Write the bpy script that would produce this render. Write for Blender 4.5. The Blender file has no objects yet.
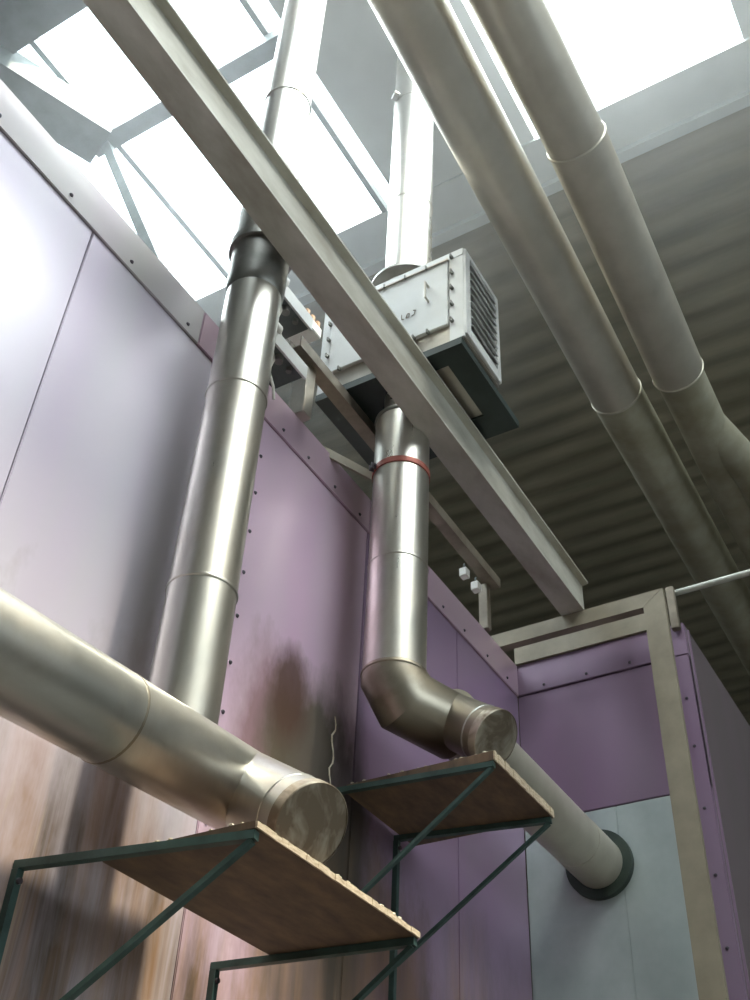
import bpy, bmesh, math, random
from mathutils import Vector, Matrix
from math import pi, sin, cos, radians

random.seed(7)
S = bpy.context.scene
C = S.collection

# ------------------------------------------------------------------ camera
# world: x away from the oven side wall, y along it, z up; eye of the photographer at the origin, floor 1.6 m below
cd = bpy.data.cameras.new('camera'); cam = bpy.data.objects.new('camera', cd); C.objects.link(cam)
right = Vector((.863, .505, .040)); back = Vector((.407, -.640, -.652)); back.normalize()
up = back.cross(right).normalized(); right = up.cross(back).normalized()
cam.matrix_world = Matrix(((right.x, up.x, back.x, 0), (right.y, up.y, back.y, 0), (right.z, up.z, back.z, 0), (0, 0, 0, 1)))
cd.sensor_fit = 'VERTICAL'; cd.sensor_height = 24; cd.sensor_width = 18; cd.lens = 24 * 1.109
cd.clip_start = .05; cd.clip_end = 200
S.camera = cam
S.view_settings.view_transform = 'Standard'; S.view_settings.look = 'None'
S.view_settings.gamma = 1; S.view_settings.use_curve_mapping = False
S.view_settings.exposure = 0.0

# ------------------------------------------------------------------ sky and daylight
W = bpy.data.worlds.new('sky'); S.world = W; W.use_nodes = True
wn = W.node_tree.nodes; wl = W.node_tree.links
bg = wn['Background']; bg.inputs['Color'].default_value = (.86, .93, 1, 1); bg.inputs['Strength'].default_value = 5.0

def area(name, loc, sx, sy, power, col, rot=(0, 0, 0)):
    l = bpy.data.lights.new(name, 'AREA'); l.shape = 'RECTANGLE'; l.size = sx; l.size_y = sy
    l.energy = power; l.color = col
    o = bpy.data.objects.new(name, l); C.objects.link(o); o.location = loc; o.rotation_euler = rot
    return o
# daylight falling through the glazed roof openings (z 5.4)
area('skylight_daylight', (-3.9, 1.6, 7.1), 2.9, 4.6, 620, (.93, .97, 1))
area('skylight_daylight', (-.67, 1.8, 7.1), 1.4, 4.2, 340, (.95, .98, 1))
area('skylight_daylight', (2.2, 1.2, 7.1), 3.0, 3.4, 380, (1, .97, .92))  # added over the unseen skylight at the right
# daylight through the window band of the right hall wall
area('window_daylight', (8.3, 1.0, 3.6), 2.6, 8.0, 170, (.88, .95, 1), (0, radians(90), 0))
sl = bpy.data.lights.new('sun', 'SUN'); sl.energy = 9.5; sl.angle = radians(4); sl.color = (1, .88, .70)
so = bpy.data.objects.new('sun', sl); C.objects.link(so)
so.rotation_euler = Vector((.55, .0, 1)).normalized().to_track_quat('Z', 'Y').to_euler()

# ------------------------------------------------------------------ materials
class NT:
    def __init__(s, name):
        s.m = bpy.data.materials.new(name); s.m.use_nodes = True
        s.n = s.m.node_tree.nodes; s.l = s.m.node_tree.links
        s.b = s.n['Principled BSDF']
        s.tc = s.n.new('ShaderNodeTexCoord')
    def map(s, scale=(1, 1, 1), loc=(0, 0, 0), rot=(0, 0, 0)):
        m = s.n.new('ShaderNodeMapping'); s.l.new(s.tc.outputs['Object'], m.inputs[0])
        m.inputs['Scale'].default_value = scale; m.inputs['Location'].default_value = loc; m.inputs['Rotation'].default_value = rot
        return m.outputs[0]
    def noise(s, scale, detail=4, rough=.55, vec=None, dist=0):
        n = s.n.new('ShaderNodeTexNoise'); n.inputs['Scale'].default_value = scale; n.inputs['Detail'].default_value = detail
        n.inputs['Roughness'].default_value = rough; n.inputs['Distortion'].default_value = dist
        s.l.new(vec if vec is not None else s.tc.outputs['Object'], n.inputs['Vector']); return n.outputs['Fac']
    def ramp(s, f, stops):
        r = s.n.new('ShaderNodeValToRGB'); s.l.new(f, r.inputs[0]); e = r.color_ramp.elements
        for i, (p, c) in enumerate(stops):
            if i < 2: q = e[i]; q.position = p
            else: q = e.new(p)
            q.color = (c, c, c, 1) if isinstance(c, (int, float)) else (*c, 1)
        return r.outputs[0]
    def mix(s, f, a, b, mode='MIX'):
        m = s.n.new('ShaderNodeMix'); m.data_type = 'RGBA'; m.blend_type = mode
        for v, k in ((f, 0), (a, 6), (b, 7)):
            if isinstance(v, (int, float)): m.inputs[k].default_value = v
            elif isinstance(v, tuple): m.inputs[k].default_value = (*v, 1)
            else: s.l.new(v, m.inputs[k])
        return m.outputs[2]
    def math(s, op, a, b=0.0, clamp=False):
        m = s.n.new('ShaderNodeMath'); m.operation = op; m.use_clamp = clamp
        for v, k in ((a, 0), (b, 1)):
            if isinstance(v, (int, float)): m.inputs[k].default_value = v
            else: s.l.new(v, m.inputs[k])
        return m.outputs[0]
    def set(s, **k):
        names = dict(col='Base Color', met='Metallic', rough='Roughness', spec='Specular IOR Level', aniso='Anisotropic')
        for q, v in k.items():
            i = s.b.inputs[names[q]]
            if isinstance(v, tuple): i.default_value = (*v, 1)
            elif isinstance(v, (int, float)): i.default_value = v
            else: s.l.new(v, i)
    def bump(s, f, strength=.2, dist=.01):
        b = s.n.new('ShaderNodeBump'); b.inputs['Strength'].default_value = strength; b.inputs['Distance'].default_value = dist
        s.l.new(f, b.inputs['Height']); s.l.new(b.outputs[0], s.b.inputs['Normal'])

def plain(name, a, b, rough, met=0, nscale=6, stretch=(1, 1, 1), bump=0, spec=.5):
    t = NT(name); v = t.map(stretch)
    f = t.noise(nscale, 5, .6, v)
    t.set(col=t.mix(t.ramp(f, [(.35, 0), (.68, 1)]), a, b), met=met, spec=spec)
    t.set(rough=t.math('ADD', rough, t.math('MULTIPLY', t.math('SUBTRACT', f, .5), .2)))
    if bump: t.bump(t.noise(nscale * 8, 3, .6, v), bump, .004)
    return t.m

def steel(name, axis, base=(.565, .545, .50), dirt=(.27, .2, .14), rough=.27, amount=.6):
    """brushed stainless; grain runs round the tube, heat tint and grime in blotches"""
    t = NT(name)
    st = [1, 1, 1]; st[axis] = .07 if axis == 2 else .5
    g = t.noise(9, 5, .6, t.map(tuple(st)))
    d = t.noise(3.2, 6, .62, t.map((1, 1, .6 if axis == 2 else 1), (3, 1, 7)), .4)
    dm = t.ramp(d, [(.45, 0), (.75, 1)])
    gm = t.ramp(g, [(.38, 0), (.66, 1)])
    c = t.mix(t.math('MULTIPLY', dm, amount), base, dirt)
    c = t.mix(t.math('MULTIPLY', gm, .35), c, tuple(q * .72 for q in base))
    t.set(col=c, met=.93)
    t.set(rough=t.math('ADD', t.math('ADD', rough - .02, t.math('MULTIPLY', g, .06)), t.math('MULTIPLY', dm, .18)))
    t.bump(t.noise(1.8, 2, .5, t.map((1, 1, .6))), .15, .008)
    return t.m

M = {}
M['steel_z'] = steel('stainless_vertical', 2)
M['steel_y'] = steel('stainless_along', 1, base=(.555, .54, .50), rough=.3)
M['steel_dirty'] = steel('stainless_sooty', 0, base=(.34, .30, .24), dirt=(.11, .08, .055), rough=.38, amount=.95)
t = NT('cap_sheet')
cn = t.ramp(t.noise(7, 4, .6, None, .8), [(.40, 0), (.58, 1)])
t.set(col=t.mix(cn, (.55, .49, .40), (.24, .19, .14)), met=.75, rough=.42); t.bump(t.noise(5, 2), .3, .01); M['cap'] = t.m
M['steel_dark'] = plain('darkened_steel', (.30, .29, .27), (.17, .165, .15), .4, .85)
M['box_white'] = plain('light_sheet_steel', (.66, .66, .65), (.56, .55, .53), .38, .35, 3)
M['box_steel'] = plain('bare_sheet_steel', (.6, .56, .5), (.42, .37, .31), .33, .85, 4)
M['tray'] = plain('dark_green_tray', (.035, .05, .045), (.02, .028, .024), .5, .1, 5)
M['beige'] = plain('beige_primer', (.25, .215, .155), (.18, .15, .105), .55, .1, 5, (1, 1, 1), .1)
M['beam'] = plain('dusty_beam_paint', (.50, .48, .42), (.33, .30, .245), .5, .2, 7, (1, .4, 1), .1)
M['beige_pipe'] = plain('galvanised_duct', (.54, .50, .42), (.42, .38, .31), .38, .55, 3, (1, 1, 1), .05)
M['insul'] = plain('duct_jacket', (.36, .34, .26), (.25, .23, .16), .6, .15, 4, (1, 1, 1), .15)
M['green'] = plain('green_bracket_paint', (.05, .095, .085), (.03, .055, .05), .45, .2, 14)
M['red'] = plain('rusty_clamp', (.33, .10, .075), (.2, .06, .045), .5, .5, 20)
M['rubber'] = plain('dark_flange', (.03, .045, .038), (.05, .07, .055), .5, .3, 9)
M['screw'] = plain('screw_head', (.07, .06, .07), (.12, .1, .12), .4, .6, 50)
M['cable'] = plain('pale_cable', (.7, .68, .6), (.6, .57, .5), .5, 0, 20)
M['insulator'] = plain('white_plastic', (.8, .79, .75), (.7, .68, .64), .45, 0, 12)
M['orange'] = plain('dull_orange_plastic', (.6, .38, .22), (.42, .25, .15), .5, 0, 12)
M['truss'] = plain('grey_steel_paint', (.12, .14, .135), (.08, .095, .09), .5, .2, 6)
M['rail'] = plain('brown_rail_steel', (.25, .215, .17), (.15, .12, .09), .45, .4, 8)
M['floor'] = plain('dusty_concrete', (.25, .235, .21), (.18, .17, .15), .8, 0, 2, (1, 1, 1), .1)
M['hall'] = plain('hall_wall_paint', (.24, .24, .21), (.18, .18, .155), .8, 0, 1.2)
M['ceil_smooth'] = plain('roof_sheet', (.5, .52, .51), (.42, .44, .43), .6, .1, 2)
M['white_panel'] = plain('pale_grey_door', (.42, .47, .46), (.33, .38, .37), .45, .15, 4)
M['rod'] = plain('pale_conduit', (.5, .5, .46), (.4, .4, .36), .4, .3, 9)
M['debris'] = plain('plaster_crumbs', (.75, .68, .55), (.45, .36, .25), .9, 0, 30)

# corrugated roof
t = NT('corrugated_roof')
f = t.noise(2.5, 6, .6, t.map((.35, 3, 1)))
t.set(col=t.mix(t.ramp(f, [(.3, 0), (.7, 1)]), (.29, .25, .18), (.18, .165, .115)), rough=.6, met=.1)
t.bump(f, .1, .01); M['corr'] = t.m

# plywood shelf
t = NT('stained_plywood')
g = t.noise(6, 5, .65, t.map((3, 1.2, 1), (0, 0, 0)))
g2 = t.noise(3, 4, .6, t.map((8, 1, 1), (4, 0, 0)), .5)
c = t.mix(t.ramp(g, [(.3, 0), (.7, 1)]), (.185, .115, .068), (.075, .05, .035))
c = t.mix(t.math('MULTIPLY', t.ramp(g2, [(.5, 0), (.75, 1)]), .5), c, (.055, .042, .032))
t.set(col=c, rough=.62); t.bump(g, .15, .006); M['ply'] = t.m
M['ply_edge'] = plain('bare_ply_edge', (.62, .50, .36), (.36, .26, .17), .7, 0, 18, (2, 2, 10), .3)

# violet filmed sheet, brown burn marks below the ducts and a painted duct reflection
def violet(name, stains_reflection, film=(.72, .50, .66), met=.45, rough=.29):
    t = NT(name)
    v = t.map((1, 1, .18))
    n1 = t.noise(4, 2, .5, v)
    c = t.mix(t.ramp(n1, [(.3, 0), (.7, 1)]), film, (film[0] * .97, film[1] * 1.06, film[2] * .96))
    r = t.math('ADD', rough - .04, t.math('MULTIPLY', n1, .1))
    if stains_reflection:
        sx = t.n.new('ShaderNodeSeparateXYZ'); t.l.new(t.tc.outputs['Object'], sx.inputs[0])
        wob = t.math('MULTIPLY', t.math('SUBTRACT', t.noise(2.2, 6, .65, t.map((1, 1, .5))), .5), 3.6)
        for (y, z, ry, rz, colr, amt, fuzz) in stains_reflection:
            dy = t.math('DIVIDE', t.math('SUBTRACT', sx.outputs['Y'], y), ry)
            dz = t.math('DIVIDE', t.math('SUBTRACT', sx.outputs['Z'], z), rz)
            d = t.math('SQRT', t.math('ADD', t.math('MULTIPLY', dy, dy), t.math('MULTIPLY', dz, dz)))
            d = t.math('ADD', d, t.math('MULTIPLY', wob, fuzz))
            k = t.ramp(d, [(.5, 1), (1.12, 0)])
            c = t.mix(t.math('MULTIPLY', k, amt), c, colr)
            r = t.math('ADD', r, t.math('MULTIPLY', k, .05))
        # rusty runs on the lower sheets
        low = t.ramp(t.math('ADD', t.math('MULTIPLY', sx.outputs['Z'], .5), t.math('MULTIPLY', wob, .25)), [(.48, 1), (.86, 0)])
        runs = t.noise(9, 6, .7, t.map((1, 1, .10), (2, 3, 1)), .6)
        c = t.mix(t.math('MULTIPLY', low, t.ramp(runs, [(.36, .6), (.62, 1)])), c, t.mix(t.ramp(t.noise(5, 4, .6, t.map((1, 1.3, .12), (5, 8, 1))), [(.42, 0), (.6, 1)]), (.095, .065, .048), (.25, .145, .085)))
        pale = t.noise(16, 5, .7, t.map((1, 1, .08), (7, 3, 2)), .4)
        c = t.mix(t.math('MULTIPLY', low, t.ramp(pale, [(.6, 0), (.72, .4)])), c, (.42, .33, .22))
    if stains_reflection: t.set(col=c, met=t.math('MULTIPLY', t.math('SUBTRACT', 1.0, low), met), rough=t.math('ADD', r, t.math('MULTIPLY', low, .12)))
    else: t.set(col=c, met=met, rough=r)
    t.bump(t.noise(1.3, 2, .5, t.map((1, 1, .6), (9, 2, 4))), .22, .02)
    return t.m
BR = (.10, .065, .045)
ST = [
    (2.55, 1.70, .22, .55, (.20, .09, .07), .7, .5),
    (2.82, 1.74, .36, .50, (.115, .10, .068), .95, .4),
    (2.67, 1.98, .15, .26, (.11, .06, .045), .9, .4),
    (3.00, 1.10, .60, .75, BR, .85, .45),
    (3.06, 1.5, .22, .85, (.045, .04, .028), .9, .3),  # dark reflection of the right duct, painted onto the sheet
    (3.50, .85, .40, .85, (.13, .065, .06), .8, .5),
]
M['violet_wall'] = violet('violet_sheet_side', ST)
M['lit_lilac_wall'] = violet('lit_lilac_sheet_side', ST, film=(.64, .55, .66), met=.55, rough=.38)  # paler film, partly the skylight sheen put into its colour
M['shaded_wall'] = violet('shaded_violet_sheet_side', ST, film=(.33, .215, .34), met=.4, rough=.32)  # same violet film, darkened in colour for the shade farther along
M['lit_lilac_trim'] = violet('lit_trim_sheet', [], film=(.56, .49, .52), met=.5)  # trim colour lightened for the light on its near end
M['violet_trim'] = violet('violet_trim_sheet', [], film=(.56, .38, .48))
M['violet_shaded_end'] = violet('shaded_violet_sheet_end', [], film=(.22, .14, .215), met=.25, rough=.42)  # shade of the end wall put into a darker film colour
M['violet_shaded'] = violet('shaded_violet_far_side', [], film=(.13, .10, .11), met=.1, rough=.55)  # shade on the far side painted into the film colour

t = NT('skylight_glass'); n = t.n; n.remove(t.b)
tr = n.new('ShaderNodeBsdfTransparent'); tr.inputs[0].default_value = (.93, .97, .97, 1)
gl = n.new('ShaderNodeBsdfGlossy'); gl.inputs['Roughness'].default_value = .05
mx = n.new('ShaderNodeMixShader'); mx.inputs[0].default_value = .06
t.l.new(tr.outputs[0], mx.inputs[1]); t.l.new(gl.outputs[0], mx.inputs[2]); t.l.new(mx.outputs[0], n['Material Output'].inputs[0])
M['glass'] = t.m

# ------------------------------------------------------------------ mesh helpers
def obj(name, bm, mat, parent=None, smooth=True, ang=35, recalc=True):
    if recalc: bmesh.ops.recalc_face_normals(bm, faces=bm.faces)
    me = bpy.data.meshes.new(name); bm.to_mesh(me); bm.free()
    if smooth:
        for p in me.polygons: p.use_smooth = True
        me.set_sharp_from_angle(angle=radians(ang))
    for m in (mat if isinstance(mat, (list, tuple)) else [mat]): me.materials.append(m)
    o = bpy.data.objects.new(name, me); C.objects.link(o)
    if parent: o.parent = parent; o.matrix_parent_inverse = Matrix.Translation(-Vector(parent.location))
    return o
def empty(name, loc, label, cat, group=None):
    o = bpy.data.objects.new(name, None); C.objects.link(o); o.location = loc; o.empty_display_size = .1
    return tag(o, label, cat, group)
def tag(o, label, cat, group=None):
    o['label'] = label; o['category'] = cat
    if group: o['group'] = group
    return o
def struct(name, bm, mat, **k):
    o = obj(name, bm, mat, **k); o['kind'] = 'structure'; return o

def box(bm, x0, x1, y0, y1, z0, z1, bev=0):
    v = [bm.verts.new((x, y, z)) for x in (x0, x1) for y in (y0, y1) for z in (z0, z1)]
    fs = [(0, 1, 3, 2), (4, 6, 7, 5), (0, 4, 5, 1), (2, 3, 7, 6), (0, 2, 6, 4), (1, 5, 7, 3)]
    nf = [bm.faces.new([v[i] for i in f]) for f in fs]
    if bev:
        es = {e for f in nf for e in f.edges}
        bmesh.ops.bevel(bm, geom=list(es), offset=bev, segments=2, affect='EDGES', clamp_overlap=True)
    return nf
def B(x0, x1, y0, y1, z0, z1, bev=0):
    bm = bmesh.new(); box(bm, x0, x1, y0, y1, z0, z1, bev); return bm

def frame_for(d):
    a = Vector((0, 0, 1)) if abs(d.z) < .9 else Vector((0, 1, 0))
    u = d.cross(a).normalized(); return u, d.cross(u).normalized()
def tube(bm, pts, r, n=40, caps=True, rs=None):
    """round tube through pts with mitred corners"""
    pts = [Vector(p) for p in pts]; rings = []
    d = (pts[1] - pts[0]).normalized(); u, w = frame_for(d)
    for i, p in enumerate(pts):
        din = (p - pts[i - 1]).normalized() if i else d
        dout = (pts[i + 1] - p).normalized() if i < len(pts) - 1 else din
        b = (din + dout).normalized(); rr = rs[i] if rs else r
        ring = []
        for k in range(n):
            o = (u * cos(2 * pi * k / n) + w * sin(2 * pi * k / n)) * rr
            o = o - din * (o.dot(b) / din.dot(b)); ring.append(bm.verts.new(p + o))
        q = din.rotation_difference(dout); u = q @ u; w = q @ w
        rings.append(ring)
    for a, c in zip(rings, rings[1:]):
        for k in range(n): bm.faces.new((a[k], a[(k + 1) % n], c[(k + 1) % n], c[k]))
    if caps: bm.faces.new(rings[0][::-1]); bm.faces.new(rings[-1])
def T(pts, r, n=40, caps=True, rs=None):
    bm = bmesh.new(); tube(bm, pts, r, n, caps, rs); return bm
def band(p, d, r, w=.018, h=.005, n=48):
    """raised swaged bead / lap joint round a pipe at p along d"""
    p = Vector(p); d = Vector(d).normalized(); bm = bmesh.new()
    pr = [(-w / 2, -.002), (-w / 4, h * .8), (0, h), (w / 4, h * .8), (w / 2, -.002)]
    tube(bm, [p + d * a for a, _ in pr], r, n, False, [r + b for _, b in pr]); return bm
def bar(bm, a, b, wx, wz, up=(0, 0, 1)):
    """square bar from a to b"""
    a, b = Vector(a), Vector(b); d = (b - a).normalized(); u = Vector(up)
    s = d.cross(u)
    if s.length < 1e-3: s = d.cross(Vector((0, 1, 0)))
    s.normalize(); u = s.cross(d).normalized()
    vs = [bm.verts.new(p + s * (i * wx / 2) + u * (j * wz / 2)) for p in (a, b) for i, j in ((-1, -1), (1, -1), (1, 1), (-1, 1))]
    for f in ((0, 3, 2, 1), (4, 5, 6, 7), (0, 1, 5, 4), (1, 2, 6, 5), (2, 3, 7, 6), (3, 0, 4, 7)): bm.faces.new([vs[i] for i in f])
def BAR(a, b, wx, wz, up=(0, 0, 1)):
    bm = bmesh.new(); bar(bm, a, b, wx, wz, up); return bm
def lbar(bm, a, b, w, th, side, up=(0, 0, 1)):
    """angle iron from a to b: one leg flat, one upright on the given side"""
    a, b = Vector(a), Vector(b); d = (b - a).normalized(); s = d.cross(Vector(up)).normalized() * side; u = s.cross(d).normalized()
    if u.dot(Vector(up)) < 0: u = -u
    prof = [(0, 0), (w, 0), (w, th), (th, th), (th, w), (0, w)]
    A = [bm.verts.new(a + s * p + u * q) for p, q in prof]; D = [bm.verts.new(b + s * p + u * q) for p, q in prof]
    n = len(prof)
    for k in range(n): bm.faces.new((A[k], A[(k + 1) % n], D[(k + 1) % n], D[k]))
    bm.faces.new(A[::-1]); bm.faces.new(D)
def extrude_prof(prof, axis, a0, a1):
    """closed 2-D profile extruded along an axis: 'x' profile=(y,z), 'y' profile=(x,z), 'z' profile=(x,y)"""
    bm = bmesh.new()
    mk = {'x': lambda p, t: (t, p[0], p[1]), 'y': lambda p, t: (p[0], t, p[1]), 'z': lambda p, t: (p[0], p[1], t)}[axis]
    A = [bm.verts.new(mk(p, a0)) for p in prof]; D = [bm.verts.new(mk(p, a1)) for p in prof]; n = len(prof)
    for k in range(n): bm.faces.new((A[k], A[(k + 1) % n], D[(k + 1) % n], D[k]))
    bm.faces.new(A[::-1]); bm.faces.new(D); return bm

# screw head: domed pan head, one mesh shared by all copies
def screw_mesh():
    bm = bmesh.new()
    tube(bm, [(0, 0, 0), (0, 0, .003), (0, 0, .006)], .006, 12, True, [.008, .007, .004])
    box(bm, -.004, .004, -.001, .001, .0055, .0066)
    bmesh.ops.recalc_face_normals(bm, faces=bm.faces)
    me = bpy.data.meshes.new('screw'); bm.to_mesh(me); bm.free(); me.materials.append(M['screw'])
    return me
SCREW = screw_mesh()
def screw(p, nrm, parent):
    o = bpy.data.objects.new('screw', SCREW); C.objects.link(o)
    o.rotation_euler = Vector(nrm).to_track_quat('Z', 'Y').to_euler(); o.location = p
    if parent: o.parent = parent; o.matrix_parent_inverse = Matrix.Translation(-Vector(parent.location))
    return o

# ------------------------------------------------------------------ the setting
H = 6.8; K = H / 5.4
struct('floor', B(-8, 8, -6, 16, -1.75, -1.6), M['floor'])
bm = bmesh.new()
box(bm, 8, 8.2, -6, 16, -1.6, 2.3); box(bm, 8, 8.2, -6, 16, 4.9, 7.0); box(bm, 8, 8.2, -6, -3, 2.3, 4.9); box(bm, 8, 8.2, 5, 16, 2.3, 4.9)
struct('wall_right', bm, M['hall'], smooth=False)
w4 = struct('window_4', B(8.09, 8.10, -3, 5, 2.3, 4.9), M['glass'], smooth=False)
bm = bmesh.new()
for y in (-3, -1, 1, 3, 5): box(bm, 8.06, 8.14, y - .03, y + .03, 2.3, 4.9)
for z in (2.32, 3.6, 4.88): box(bm, 8.06, 8.14, -3, 5, z - .02, z + .02)
obj('window_frame', bm, M['truss'], w4, smooth=False)
struct('wall_front', B(-8, 8, -6.2, -6, -1.6, 7.0), M['hall'])
struct('wall_back', B(-8, 8, 16, 16.2, -1.6, 7.0), M['hall'])
struct('wall_left', B(-8.2, -8, -6, 16, -1.6, 7.0), M['hall'])
# roof: corrugated sheet beyond ye, plain sheet with glazed openings before it
ye = 3.42 * K; prof = []; y = ye; per = .265
while y < 16:
    for a, b in [(per * k / 10, .011 - .011 * cos(2 * pi * k / 10)) for k in range(10)]:
        prof.append((y + a, H + b))
    y += per
bm = bmesh.new()
A = [bm.verts.new((-8, a, b)) for a, b in prof]; D = [bm.verts.new((8, a, b)) for a, b in prof]
for k in range(len(prof) - 1): bm.faces.new((A[k], D[k], D[k + 1], A[k + 1]))
r = bmesh.ops.extrude_face_region(bm, geom=list(bm.faces))
for v in r['geom']:
    if isinstance(v, bmesh.types.BMVert): v.co.z += .02
struct('ceiling', bm, M['corr'])
xs = [-8, -4.2 * K, -1.93 * K, -1.10 * K, .03 * K, .6 * K, 2.9 * K, 8]; ya, yb = -.6, 3.13 * K; yc = 2.9
bm = bmesh.new()
box(bm, -8, 8, -6, ya, H, H + .06)
box(bm, -8, 8, yb, ye, H - .02, H + .06)
for k in (0, 2, 4, 6): box(bm, xs[k], xs[k + 1], ya, yb, H, H + .06)
box(bm, xs[5], xs[6], yc, yb, H, H + .06)
struct('ceiling_panel', bm, M['ceil_smooth'], smooth=False)
struct('trim_1', B(-8, 8, ye - .03, ye + .05, H - .07, H - .02), M['ceil_smooth'], smooth=False)

def skylight(n, x0, x1, xb, yb_, y1):
    fr = bmesh.new()
    for x in xb: box(fr, x - .02, x + .02, ya, y1, H - .03, H + .05)
    for y in yb_: box(fr, x0, x1, y - .025, y + .025, H - .03, H + .05)
    o = struct('window_%d' % n, B(x0, x1, ya, y1, H + .06, H + .07), M['glass'], smooth=False)
    obj('window_frame', fr, M['truss'], o, smooth=False)
    return o
skylight(1, xs[1], xs[2], [-4.55, -3.1 * K, -2.03 * K], [.6], yb)
skylight(2, xs[3], xs[4], [], [.9], yb)
skylight(3, xs[5], xs[6], [1.75 * K], [.6, 1.9], yc)  # unseen skylight, cut short to bound the sun patch on the wall

# roof steel under the left skylight
o = obj('roof_truss', BAR((-4.02, 1.98 * K, H - .09), (xs[2], 1.98 * K, H - .09), .12, .10), M['truss'], smooth=False)
tag(o, 'thick grey steel roof bar crossing under the left skylight', 'beam')
for a, b, w, l in (
    ((-3.08 * K, 1.99 * K, 5.25 * K), (-2.26 * K, 1.99 * K, 3.45 * K), .085, 'slanting steel strut dropping from the skylight bar behind the oven top'),
    ((-4.55, .75, H - .2), (-3.86, 2.44, H - .2), .30, 'wide grey diagonal brace under the far left skylight corner')):
    tag(obj('roof_brace', BAR(a, b, w, w * .7), M['truss'], smooth=False), l, 'beam', 'roof braces')
struct('trim_2', B(xs[1], xs[2], ya, 1.36 * K, H - .14, H - .03), M['truss'], smooth=False)

# ------------------------------------------------------------------ oven: violet clad enclosure
TOP = 3.17
oven = empty('oven_enclosure', (-2, 3, -1.6), 'tall industrial oven wall clad in violet filmed metal sheets along the left', 'oven')
obj('oven_body', B(-4.0, -2.03, -1.5, 4.62, -1.6, TOP - .03), M['violet_shaded'], oven, smooth=False)
ys = [-1.5, .05, 1.345, 2.30, 3.10, 3.93, 4.62]
for a, b in zip(ys, ys[1:]):
    obj('side_panel', B(-2.03, -2.0, a + .002, b - .002, -1.6, 2.985, .003), M['lit_lilac_wall' if b < 2.35 else 'violet_wall' if b < 3.2 else 'shaded_wall'], oven, smooth=False)
for a, b in ((-1.5, 1.9), (1.9, 3.10), (3.10, 4.62)):
    obj('top_trim', B(-2.03, -1.994, a + .001, b - .001, 2.988, TOP, .003), M['lit_lilac_trim' if b < 2 else 'violet_trim'], oven, smooth=False)
for y in [.52, .90, 1.22, 1.52, 1.83, 2.26, 2.44, 2.62, 2.82, 3.02, 3.33, 3.55, 3.78, 4.0, 4.25, 4.48]:
    screw((-1.994, y, 3.025), (1, 0, 0), oven)
for z in [2.8, 2.62, 2.44, 2.26, 2.08, 1.9, 1.72, 1.54, 1.36]:
    screw((-2.0, 2.335, z), (1, 0, 0), oven)
# pale drip crack in the burnt patch
bm = bmesh.new(); pts = []
for k in range(14):
    pts.append(Vector((-1.999, 2.955 + .012 * sin(k * 1.3) + random.uniform(-.005, .005), 2.02 - k * .026)))
for k, (a, b) in enumerate(zip(pts, pts[1:])): bar(bm, a, b + Vector((0, 0, -.002)), .004 + .004 * random.random(), .002, (1, 0, 0))
obj('dried_drip', bm, M['debris'], oven, smooth=False)['label'] = 'pale dried drip'
# end wing
wing = empty('oven_end_wing', (-1.55, 4.7, -1.6), 'violet clad oven end wall facing the viewer behind the beige frame', 'oven')
obj('wing_body', B(-2.0, -1.13, 4.65, 9, -1.6, TOP), M['violet_shaded'], wing, smooth=False)
obj('end_panel', B(-2.0, -1.10, 4.62, 4.65, 2.30, 2.985, .003), M['violet_shaded_end'], wing, smooth=False)
obj('top_trim', B(-2.0, -1.10, 4.613, 4.65, 2.99, TOP, .003), M['violet_shaded_end'], wing, smooth=False)
obj('edge_strip', B(-1.19, -1.10, 4.61, 4.65, -1.6, 2.985, .003), M['violet_shaded_end'], wing, smooth=False)
obj('far_side_panel', B(-1.13, -1.10, 4.65, 9, -1.6, TOP, .003), M['violet_shaded'], wing, smooth=False)
obj('corner_bead', B(-1.104, -1.09, 4.66, 4.672, -1.6, TOP - .02), M['violet_shaded_end'], wing, smooth=False)['label'] = 'pale corner bead'
d1 = obj('pale_door', B(-1.998, -1.5425, 4.618, 4.65, -1.6, 2.295, .003), M['white_panel'], wing, smooth=False); d1['label'] = 'pale grey panel left of its centre joint'
d2 = obj('pale_door', B(-1.5415, -1.19, 4.618, 4.65, -1.6, 2.295, .003), M['white_panel'], wing, smooth=False); d2['label'] = 'pale grey panel right of its centre joint'
for x in (-1.85, -1.62, -1.39, -1.22): screw((x, 4.612, 3.02), (0, -1, 0), wing)
for z in (2.75, 2.5, 2.2, 1.9, 1.6, 1.3): screw((-1.14, 4.609, z), (0, -1, 0), wing)

# beige portal frame
fr = empty('portal_frame', (-1.16, 4.4, -1.6), 'beige steel frame of post and lintel around the oven end', 'frame')
FT = 3.253; FY = 4.41; FB = TOP + .002; xi_ = -1.228
def plate(P, y0_, y1_):
    bm = bmesh.new(); f = [bm.verts.new((x, y0_, z)) for x, z in P]; b = [bm.verts.new((x, y1_, z)) for x, z in P]
    for k in range(len(P)): bm.faces.new((f[k], f[(k + 1) % len(P)], b[(k + 1) % len(P)], b[k]))
    bm.faces.new(f); bm.faces.new(b[::-1]); return bm
obj('lintel', plate([(-2.075, FT), (-1.127, FT), (xi_ - .004, FB), (-2.075, FB)], FY, FY + .05), M['beige'], fr, smooth=False)
obj('post', plate([(-1.122, FT), (-1.122, -1.6), (xi_, -1.6), (xi_, FB)], FY - .001, FY + .03), M['beige'], fr, smooth=False)
o = obj('header_channel', extrude_prof([(4.60, TOP + .002), (4.70, TOP + .002), (4.70, TOP + .014), (4.612, TOP + .014), (4.612, TOP + .20), (4.70, TOP + .20), (4.70, TOP + .212), (4.60, TOP + .212)], 'x', -2.0, -1.17), M['beige'], smooth=False)
tag(o, 'dusty beige channel lying on top of the violet end wall', 'beam')

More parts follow.
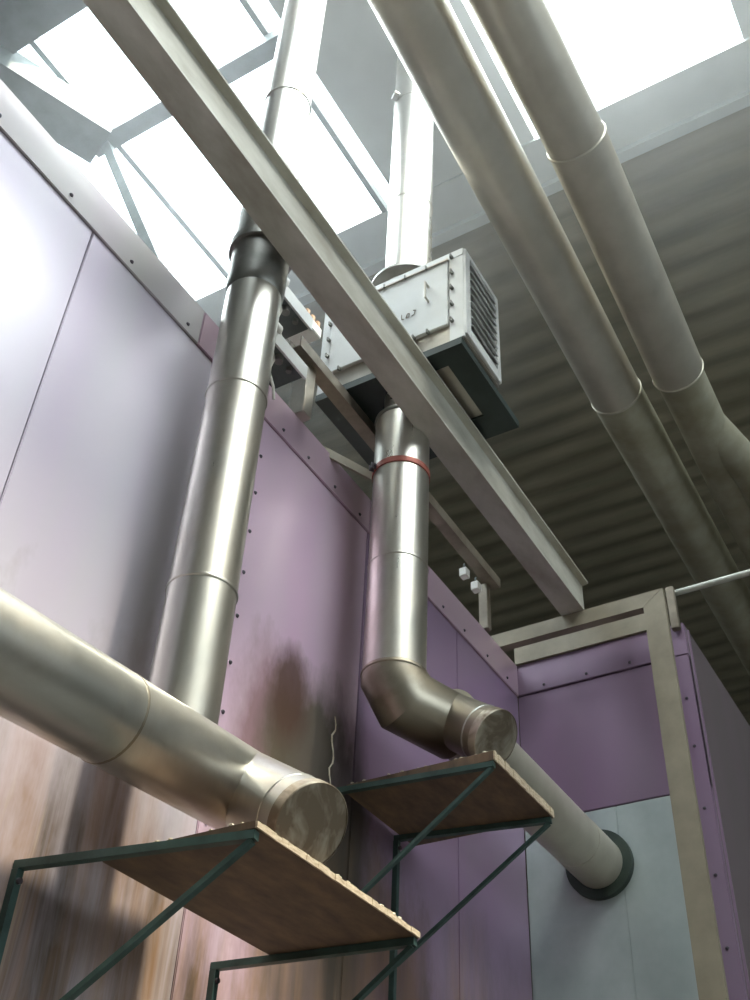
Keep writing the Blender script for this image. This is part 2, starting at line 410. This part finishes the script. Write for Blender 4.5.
# ------------------------------------------------------------------ I-beam
XB0, XB1 = -1.65, -1.53; ZB = FT + .003; HB = .245; fl = .011; xm = (XB0 + XB1) / 2 + .022
prof = [(XB0, ZB), (XB1, ZB), (XB1, ZB + fl), (xm + .004, ZB + fl + .006), (xm + .004, ZB + HB - fl - .006), (XB1, ZB + HB - fl), (XB1, ZB + HB), (XB0, ZB + HB), (XB0, ZB + HB - fl), (xm - .004, ZB + HB - fl - .006), (xm - .004, ZB + fl + .006), (XB0, ZB + fl)]
o = obj('steel_i_beam', extrude_prof(prof, 'y', -5.9, 4.52), M['beam'], smooth=False)
tag(o, 'long pale steel I-beam running above the ducts to the beige frame', 'beam')

# ------------------------------------------------------------------ left vertical duct
X1, Y1 = -1.785, 1.92
d = empty('vertical_duct', (X1, Y1, 1.3), 'left tall stainless duct rising past the beam into the skylight', 'duct', 'vertical exhaust ducts')
cuts = [1.31, 1.83, 2.62, 3.14, 3.30]
for a, b in zip(cuts, cuts[1:]): obj('duct_section', T([(X1, Y1, a), (X1, Y1, b)], .10), M['steel_z'], d)
for z in cuts[1:3]: obj('seam_band', band((X1, Y1, z), (0, 0, 1), .10, .016, .004), M['steel_z'], d)
obj('collar', T([(X1, Y1, 3.14), (X1, Y1, 3.15), (X1, Y1, 3.19), (X1, Y1, 3.62), (X1, Y1, 3.72)], .1, rs=[.1, .104, .107, .110, .10]), M['steel_dark'], d)
obj('collar_flange', T([(X1, Y1, 3.38), (X1, Y1, 3.42)], .122), M['steel_dark'], d)
for a, b in ((3.64, 4.45), (4.45, 6.79)): obj('duct_section', T([(X1, Y1, a), (X1, Y1, b)], .10), M['steel_z'], d)
obj('seam_band', band((X1, Y1, 4.45), (0, 0, 1), .10), M['steel_z'], d)

# ------------------------------------------------------------------ left horizontal duct with its clean-out branch
pA = Vector((-1.715, .2, 1.16)); pB = Vector((-1.715, 2.14, 1.30)); dA = (pB - pA).normalized()
d = empty('horizontal_duct', (pA.x, pA.y, pA.z), 'fat stainless duct running along the wall from lower left to its capped end', 'duct', 'horizontal exhaust ducts')
pm = pA + dA * 1.42
obj('duct_section', T([pA, pm], .112), M['steel_y'], d)
obj('duct_section', T([pm, pB, pB + dA * .03], .112), M['steel_y'], d)
obj('seam_band', band(pm, dA, .112, .012, .0015), M['steel_dirty'], d)
n1 = Vector((.82, -.17, -.54)).normalized(); c1 = Vector((-1.43, 2.05, 1.12))
obj('branch_stub', T([c1 - n1 * .36, c1 - n1 * .015], .103), M['steel_y'], d)
obj('seam_band', band(c1 - n1 * .085, n1, .103, .01, .002), M['steel_y'], d)
bm = bmesh.new(); tube(bm, [c1 - n1 * .035, c1 - n1 * .002, c1], .105, 48, False, [.1055, .1055, .103]); tube(bm, [c1 - n1 * .006, c1 - n1 * .003], .103, 48)
k = obj('end_cap', bm, M['cap'], d); k['label'] = 'blotchy round end cap'

# ------------------------------------------------------------------ right vertical duct, elbow, run into the end wall
X2, Y2 = -1.748, 2.94; R2 = .116
d = empty('vertical_duct', (X2, Y2, 2.0), 'right stainless duct with a red clamp dropping from the white box', 'duct', 'vertical exhaust ducts')
for a, b in ((2.11, 2.59), (2.59, 3.38)): obj('duct_section', T([(X2, Y2, a), (X2, Y2, b)], R2), M['steel_z'], d)
obj('seam_band', band((X2, Y2, 2.59), (0, 0, 1), R2, .014, .003), M['steel_z'], d)
obj('top_rim', band((X2, Y2, 3.375), (0, 0, 1), R2, .03, .006), M['steel_dark'], d)
obj('inlet_sleeve', T([(X2, Y2, 3.36), (X2, Y2, 3.523)], .085), M['steel_z'], d)
bm = bmesh.new(); tube(bm, [(X2, Y2, 3.055), (X2, Y2, 3.057), (X2, Y2, 3.083), (X2, Y2, 3.085)], .1, 48, False, [R2, R2 + .005, R2 + .005, R2])
k = obj('pipe_clamp', bm, M['red'], d); k['label'] = 'rust red clamp band'
cx = Vector((-.55, -.83, 0)).normalized()
lug = Vector((X2, Y2, 3.07)) + cx * (R2 + .012); bm = bmesh.new()
side = cx.cross(Vector((0, 0, 1)))
for s_ in (-1, 1): bar(bm, lug + side * s_ * .010 - cx * .012, lug + side * s_ * .010 + cx * .014, .004, .028)
tube(bm, [lug - side * .022, lug + side * .022], .005, 10)
obj('clamp_bolt', bm, M['screw'], k)
e1 = Vector((X2, Y2, 2.10)); e2 = Vector((X2 + .026, Y2 + .045, 2.025)); e3 = Vector((-1.645, 3.165, 2.005))
el = empty('duct_elbow', (X2, Y2, 2.1), 'sooty segmented elbow with a capped stub under the right duct', 'duct')
obj('elbow_gore', T([e1 + Vector((0, 0, .02)), e1, e2], .118), M['steel_dirty'], el)
obj('elbow_body', T([e1 * .5 + e2 * .5, e2, e3, e3 + (e3 - e2).normalized() * .03], .119), M['steel_dirty'], el)
obj('seam_band', band(e1 + Vector((0, 0, .01)), (0, 0, 1), .118, .016, .004), M['steel_dirty'], el)
n2 = Vector((.78, -.12, -.55)).normalized(); c2 = Vector((-1.435, 3.115, 1.875))
obj('branch_stub', T([c2 - n2 * .30, c2 - n2 * .015], .100), M['steel_dirty'], el)
obj('seam_band', band(c2 - n2 * .07, n2, .100, .01, .002), M['steel_y'], el)
bm = bmesh.new(); tube(bm, [c2 - n2 * .035, c2 - n2 * .002, c2], .105, 48, False, [.1025, .1025, .100]); tube(bm, [c2 - n2 * .006, c2 - n2 * .003], .100, 48)
k = obj('end_cap', bm, M['cap'], el); k['label'] = 'blotchy round end cap'
d = empty('horizontal_duct', (-1.64, 3.2, 2.03), 'grey duct running from behind the upper shelf into the pale end panel', 'duct', 'horizontal exhaust ducts')
obj('duct_section', T([(-1.64, 3.15, 2.03), (-1.64, 4.32, 2.03)], .112), M['beige_pipe'], d)
obj('duct_section', T([(-1.64, 4.32, 2.03), (-1.64, 4.617, 2.03)], .114), M['beige_pipe'], d)
bm = bmesh.new(); tube(bm, [(-1.64, 4.585, 2.03), (-1.64, 4.617, 2.03)], .155, 48)
k = obj('wall_flange', bm, M['rubber'], d); k['label'] = 'dark ring flange at the wall'

# ------------------------------------------------------------------ filter box on the right duct
bx = empty('filter_box', (-1.73, 2.94, 3.55), 'white sheet metal fan box with bolted door hanging behind the I-beam', 'box')
x0, x1, y0, y1, z0, z1 = -2.10, -1.36, 2.77, 3.11, 3.57, 4.17
obj('housing', B(x0 + .004, x1 - .004, y0 + .006, y1, z0, z1, .004), M['box_steel'], bx, smooth=False)
bm = bmesh.new(); box(bm, x0 + .055, x1 - .075, y0 - .012, y0 + .006, z0 + .11, z1 - .05, .003)
dr = obj('door_panel', bm, M['box_white'], bx, smooth=False)
bm = bmesh.new()
for a in ((x0, x0 + .05), (x1 - .07, x1)): box(bm, a[0], a[1], y0 - .004, y0 + .01, z0 + .0, z1, .002)
box(bm, x0, x1, y0 - .006, y0 + .01, z1 - .045, z1 + .004, .002)
obj('door_frame', bm, M['box_white'], bx, smooth=False)
obj('door_lip', B(x0 + .05, x1 - .07, y0 - .02, y0 - .008, z1 - .056, z1 - .048), M['box_steel'], bx, smooth=False)
# U handle
hx, hz = -1.53, 3.93
bm = bmesh.new(); tube(bm, [(hx, y0 - .01, hz + .05), (hx, y0 - .045, hz + .05), (hx, y0 - .045, hz - .05), (hx, y0 - .01, hz - .05)], .0055, 10)
h = obj('door_handle', bm, M['box_steel'], dr)
# clip bolts round the door
clip = None
cl = [(x1 - .055, z) for z in (4.13, 4.02, 3.91, 3.80, 3.69)] + [(x, z1 - .05) for x in (-1.98, -1.87, -1.76, -1.65, -1.54)] + [(x, z0 + .105) for x in (-1.98, -1.85, -1.72, -1.6, -1.53)] + [(x0 + .045, z) for z in (4.02, 3.91, 3.80, 3.69)]
for i, (x, z) in enumerate(cl):
    if clip is None:
        bm = bmesh.new(); tube(bm, [(0, 0, 0), (0, -.012, 0)], .009, 6); box(bm, -.004, .004, -.022, -.010, -.014, .010, .001)
        clip = obj('clamp_bolt', bm, M['steel_dark']); clip.parent = bx; o = clip
    else: o = clip.copy(); C.objects.link(o)
    o.location = Vector((x, y0 - .005, z)) - Vector(bx.location)
# grey stencil squiggle on the door (illegible)
bm = bmesh.new()
q = Vector((-1.665, y0 - .0125, 3.865))
strokes = [[(0, 0), (0, -.03), (.012, -.036)], [(.028, -.01), (.022, -.032), (.038, -.034), (.04, -.012), (.03, -.008)], [(.058, .0), (.07, -.004), (.064, -.03), (.05, -.036)]]
for s_ in strokes:
    for (a, b), (c_, e) in zip(s_, s_[1:]): bar(bm, q + Vector((a, 0, b)), q + Vector((c_, 0, e)), .003, .0045, (0, 1, 0))
obj('faded_marking', bm, M['rail'], dr, smooth=False)
# louvre side facing +x
bm = bmesh.new()
for a in ((y0, y0 + .045), (y1 - .03, y1)): box(bm, x1 - .004, x1 + .010, a[0], a[1], z0 + .02, z1, .002)
box(bm, x1 - .004, x1 + .010, y0 + .045, y1 - .03, z1 - .03, z1, .002); box(bm, x1 - .004, x1 + .010, y0 + .045, y1 - .03, z0 + .02, z0 + .08, .002)
obj('side_backing', B(x1 - .004, x1 - .001, y0 + .045, y1 - .03, z0 + .08, z1 - .03), M['steel_dark'], bx, smooth=False)
obj('side_frame', bm, M['box_white'], bx, smooth=False)
bm = bmesh.new()
for k in range(9):
    z = z0 + .12 + k * .052
    bar(bm, (x1 + .006, y0 + .05, z), (x1 + .006, y1 - .035, z), .004, .030, (-1, 0, 1))
obj('louvre', bm, M['box_white'], bx, smooth=False)
# top disc collar and duct above it
obj('top_collar', T([(X2, Y2, z1), (X2, Y2, z1 + .10)], .125), M['box_steel'], bx)
k = obj('collar_disc', T([(X2, Y2, z1 + .085), (X2, Y2, z1 + .10)], .185, 56), M['steel_dark'], bx)
# support tray below: dark ring plate with a light rectangle
tray = empty('support_tray', (-1.74, 3.05, 3.5), 'dark green square steel tray carrying the white fan box', 'tray')
bm = bmesh.new(); zt = z0 - .045
for a in ((-2.10, -1.72, 2.762, 3.33), (-1.48, -1.372, 2.762, 3.33), (-1.72, -1.48, 2.762, 2.85), (-1.72, -1.48, 3.19, 3.33)): box(bm, a[0], a[1], a[2], a[3], zt, zt + .04)
obj('tray_plate', bm, M['tray'], tray, smooth=False)
obj('tray_opening_cover', B(-1.72, -1.48, 2.85, 3.19, zt + .012, zt + .03), M['box_steel'], tray, smooth=False)['label'] = 'light plate in the tray opening'
d = empty('vertical_duct', (X2, Y2, z1 + .1), 'upper stainless duct standing on top of the white fan box', 'duct', 'vertical exhaust ducts')
for a, b in ((z1 + .10, 4.95), (4.95, 5.95), (5.95, 6.79)): obj('duct_section', T([(X2, Y2, a), (X2, Y2, b)], .115), M['steel_z'], d)
for z in (4.95, 5.95): obj('seam_band', band((X2, Y2, z), (0, 0, 1), .115, .02, .004), M['steel_z'], d)
obj('clamp_bolt', BAR((X2 - .07, Y2 - .115, 5.95), (X2 - .03, Y2 - .14, 5.96), .03, .03), M['steel_dark'], d)

# ------------------------------------------------------------------ overhead galvanised pipes
def overhead(name, label, segs, mats, joints):
    r_ = empty(name, segs[0][0], label, 'pipe', 'large pipes under the roof')
    for (a, b, r), m in zip(segs, mats): obj('pipe_section', T([a, b], r, 48), M[m], r_)
    for p, dd, r, w in joints: obj('joint_band', band(p, dd, r, w, .006), M['beige_pipe'], r_)
    return r_
def L(a, b, f): return tuple(a[i] + (b[i] - a[i]) * f for i in range(3))
a, b2, c = (-.97, -5.9, 4.75), (-1.235, 4.5, 4.75), (-1.29, 9.5, 4.75)
overhead('overhead_pipe', 'long galvanised overhead pipe nearest the white fan box', [(a, b2, .150), (b2, c, .150)], ['beige_pipe', 'insul'],
         [(b2, (0, 1, 0), .150, .02)])
a, b, c = (-.80, -5.9, 4.75), (-.80, 2.86, 4.75), (-.865, 4.5, 4.75)
r_ = overhead('overhead_pipe', 'second galvanised overhead pipe, right of the first and forking near the right edge', [(a, b, .142), (b, c, .146)], ['beige_pipe', 'beige_pipe'],
         [(b, (0, 1, 0), .146, .02), (c, (0, 1, 0), .145, .015)])
obj('pipe_section', T([c, (-.88, 5.3, 4.75), (-.92, 9.5, 4.75)], .135, 40), M['insul'], r_)
obj('pipe_branch', T([(-.88, 4.9, 4.76), (-.74, 5.45, 4.70), (-.70, 9.5, 4.68)], .118, 40, True), M['insul'], r_)['label'] = 'paler branch pipe'

# cable rail above the oven top, with its post
rail = empty('cable_rail', (-1.95, 2.42, TOP), 'brown steel rail running along the oven top behind the right duct', 'rail')
obj('rail_channel', extrude_prof([(-1.99, 3.45), (-1.93, 3.45), (-1.93, 3.51), (-1.935, 3.51), (-1.935, 3.455), (-1.985, 3.455), (-1.985, 3.51), (-1.99, 3.51)], 'y', 2.40, 4.3), M['rail'], rail, smooth=False)
obj('rail_post', B(-2.03, -1.955, 2.50, 2.56, TOP, 3.45, .003), M['box_steel'], rail, smooth=False)
obj('rail_post', B(-2.02, -1.97, 4.22, 4.26, TOP, 3.45, .003), M['rail'], rail, smooth=False)
for y, z in ((4.00, 3.39), (4.13, 3.39)):
    t_ = empty('rail_fixture', (-2.0, y, z), 'small pale clip hanging under the rail, %s' % ('nearer the duct' if y < 4.1 else 'nearer the beige frame'), 'clip', 'pale clips under the rail')
    bm = bmesh.new(); box(bm, -2.02, -1.98, y, y + .045, z - .03, z + .02, .003); obj('clip_body', bm, M['insulator'], t_, smooth=False)
    obj('clip_stem', B(-2.004, -1.996, y + .018, y + .026, z + .02, z + .055), M['truss'], t_, smooth=False)
# clamp arm from oven top to right duct
ar = obj('duct_stay', BAR((-2.03, 2.74, 3.19), (X2 - .1, Y2 - .05, 3.07), .012, .04), M['beige'], smooth=False)
tag(ar, 'flat beige stay from the oven top to the red clamp', 'bracket')
# control boxes beside the left duct
for i, (z, l) in enumerate(((3.60, 'upper grey control tray with cable beside the left duct'), (3.30, 'lower grey control tray with cable beside the left duct'))):
    cb = empty('control_tray', (-1.98, 2.36, z), l, 'electrical box', 'control trays on the oven top')
    obj('tray_body', B(-2.16, -1.92, 2.18, 2.44, z - .01, z + .05, .003), M['truss'], cb, smooth=False)
    obj('tray_lip', B(-1.925, -1.915, 2.18, 2.445, z - .02, z + .055), M['box_white'], cb, smooth=False)
    bm = bmesh.new(); tube(bm, [(-1.93, 2.17, z + .07), (-1.93, 2.24, z + .07), (-1.93, 2.25, z + .07)], .03, 20, True, [.03, .03, .02])
    obj('insulator', bm, M['insulator'], cb)
    bm = bmesh.new(); tube(bm, [(-1.96, 2.27, z - .01), (-1.955, 2.275, z - .05), (-1.96, 2.26, z - .12), (-1.95, 2.29, z - .19), (-1.955, 2.31, z - .24)], .006, 10)
    obj('cable', bm, M['cable'], cb)
    bm = bmesh.new(); tube(bm, [(-1.95, 2.30, z - .04), (-1.95, 2.30, z - .01)], .018, 14); obj('gland', bm, M['steel_dark'], cb)
    obj('gland', T([(-1.95, 2.37, z - .03), (-1.95, 2.37, z - .01)], .012, 12), M['steel_dark'], cb)
t_ = empty('terminal_block', (-2.0, 2.5, 3.6), 'small pale and orange terminal block between left duct and white box', 'electrical box')
obj('block_body', B(-2.08, -1.95, 2.45, 2.56, 3.66, 3.72, .004), M['insulator'], t_, smooth=False)
for y in (2.46, 2.50, 2.54):
    bm = bmesh.new(); box(bm, -2.0, -1.955, y - .012, y + .012, 3.72, 3.76, .004); obj('terminal', bm, M['orange'], t_, smooth=False)
# wooden offcut lying behind the rail
o = obj('wood_block', B(-2.18, -2.06, 2.66, 2.95, 3.20, 3.26, .004), M['ply_edge'], smooth=False); tag(o, 'brown wooden block lying on the oven top under the rail', 'wood')

# pale conduit from the frame corner
a_ = Vector((-1.149, 4.62, 3.355)); b_ = Vector((.35, 4.62, 3.36))
t_ = empty('conduit', a_, 'thin pale conduit leaving the frame corner to the right', 'conduit')
obj('conduit_pipe', T([a_, b_], .016, 16), M['rod'], t_)
obj('corner_stub', B(-1.15, -1.11, 4.57, 4.606, 3.12, 3.37, .004), M['rail'], t_, smooth=False)

# ------------------------------------------------------------------ shelves on green brackets
def shelf(skew, name, xw, xi, xo, ya_, yb_, z, th, drop, dz, lab, labb, grp, edge=True):
    s_ = empty('plywood_shelf', ((xi + xo) / 2, (ya_ + yb_) / 2, z), lab, 'shelf', 'plywood shelves')
    bm = bmesh.new(); box(bm, xi, xo, ya_, yb_, z, z + th, .001)
    obj('board', bm, M['ply'], s_, smooth=False)
    bm = bmesh.new()   # chipped bare front edge
    n = 30
    for k in range(n):
        y_a = ya_ + (yb_ - ya_) * k / n; y_b = ya_ + (yb_ - ya_) * (k + 1) / n
        box(bm, xo, xo + .003 + random.random() * .003, y_a, y_b, z + .001, z + th * .95 + random.uniform(-.003, .001))
    obj('front_edge', bm, M['ply_edge'], s_, smooth=False)['label'] = 'pale chipped front edge'
    # crumbs along the top
    bm = bmesh.new()
    for k in range(110):
        e_ = random.random()
        if e_ < .45: px, py = random.uniform(xi, xo - .01), ya_ + random.random() ** 2 * .06 + .006
        else: px, py = xo - random.random() ** 2 * .05 - .006, random.uniform(ya_ + .02, yb_ - .01)
        r = random.uniform(.002, .007)
        m_ = Matrix.Translation((px, py, z + th + r * .5)) @ Matrix.Rotation(random.random() * 6, 4, 'Z')
        bmesh.ops.create_icosphere(bm, subdivisions=1, radius=r, matrix=m_ @ Matrix.Diagonal((1.3, 1, .8, 1)))
    o = obj('plaster_crumbs', bm, M['debris'], smooth=False); o['kind'] = 'stuff'
    tag(o, 'pale crumbs scattered along the edges of the %s shelf' % name, 'debris')
    for i, y in enumerate((ya_ + .012, yb_ - .012)):
        yw = y - skew[i]
        b_ = empty('shelf_bracket', (xw, yw, z), labb[i], 'bracket', 'green shelf brackets')
        sd = -1 if i == 0 else 1
        bm = bmesh.new(); bar(bm, (xw + .001, yw, z - .002 - .0095), (xo - .003, y, z - .002 - .0095), .022, .019); obj('arm', bm, M['green'], b_, smooth=False)
        bm = bmesh.new(); bar(bm, (xw + .0105, yw, z - .022), (xw + .0105, yw, z - (drop if i or skew[0] > .07 else .2)), .02, .02, (0, 1, 0)); obj('upright', bm, M['green'], b_, smooth=False)
        bm = bmesh.new(); bar(bm, (xo - .012, y - sd * .0, z - .022), (xw + .022, yw, z - dz), .018, .012); obj('brace', bm, M['green'], b_, smooth=False)
        bt = T([(xw + .02, yw, z - .05), (xw + .028, yw, z - .05)], .008, 8); obj('bolt', bt, M['screw'], b_)
    return s_
shelf((.10, .05), 'lower', -2.0, -1.82, -1.392, 1.785, 2.51, 1.0, .018, .62, .47, 'lower stained plywood shelf under the capped end of the left duct',
      ['green steel bracket at the left end of the lower shelf', 'green steel bracket at the right end of the lower shelf'], 'a')
shelf((.06, .10), 'upper', -2.0, -1.98, -1.41, 3.03, 3.52, 1.75, .034, .75, .47, 'upper thick plywood shelf under the sooty elbow',
      ['green steel bracket at the left end of the upper shelf', 'green steel bracket at the right end of the upper shelf'], 'b')

# ------------------------------------------------------------------ haze volume added under the skylights to imitate lens bloom
hm = bpy.data.materials.new('bloom_haze'); hm.use_nodes = True; hn = hm.node_tree.nodes; hn.clear()
ho = hn.new('ShaderNodeOutputMaterial'); hv = hn.new('ShaderNodeVolumeScatter')
hv.inputs['Color'].default_value = (.96, .97, 1, 1); hv.inputs['Density'].default_value = .030; hv.inputs['Anisotropy'].default_value = .55
hm.node_tree.links.new(hv.outputs[0], ho.inputs['Volume'])
o = obj('bloom_veil', B(-7.9, 2.5, -2.0, 3.8, 3.75, 6.76), hm, smooth=False); o['kind'] = 'stuff'
tag(o, 'thin haze volume standing in for lens bloom just below the roof glazing', 'haze')
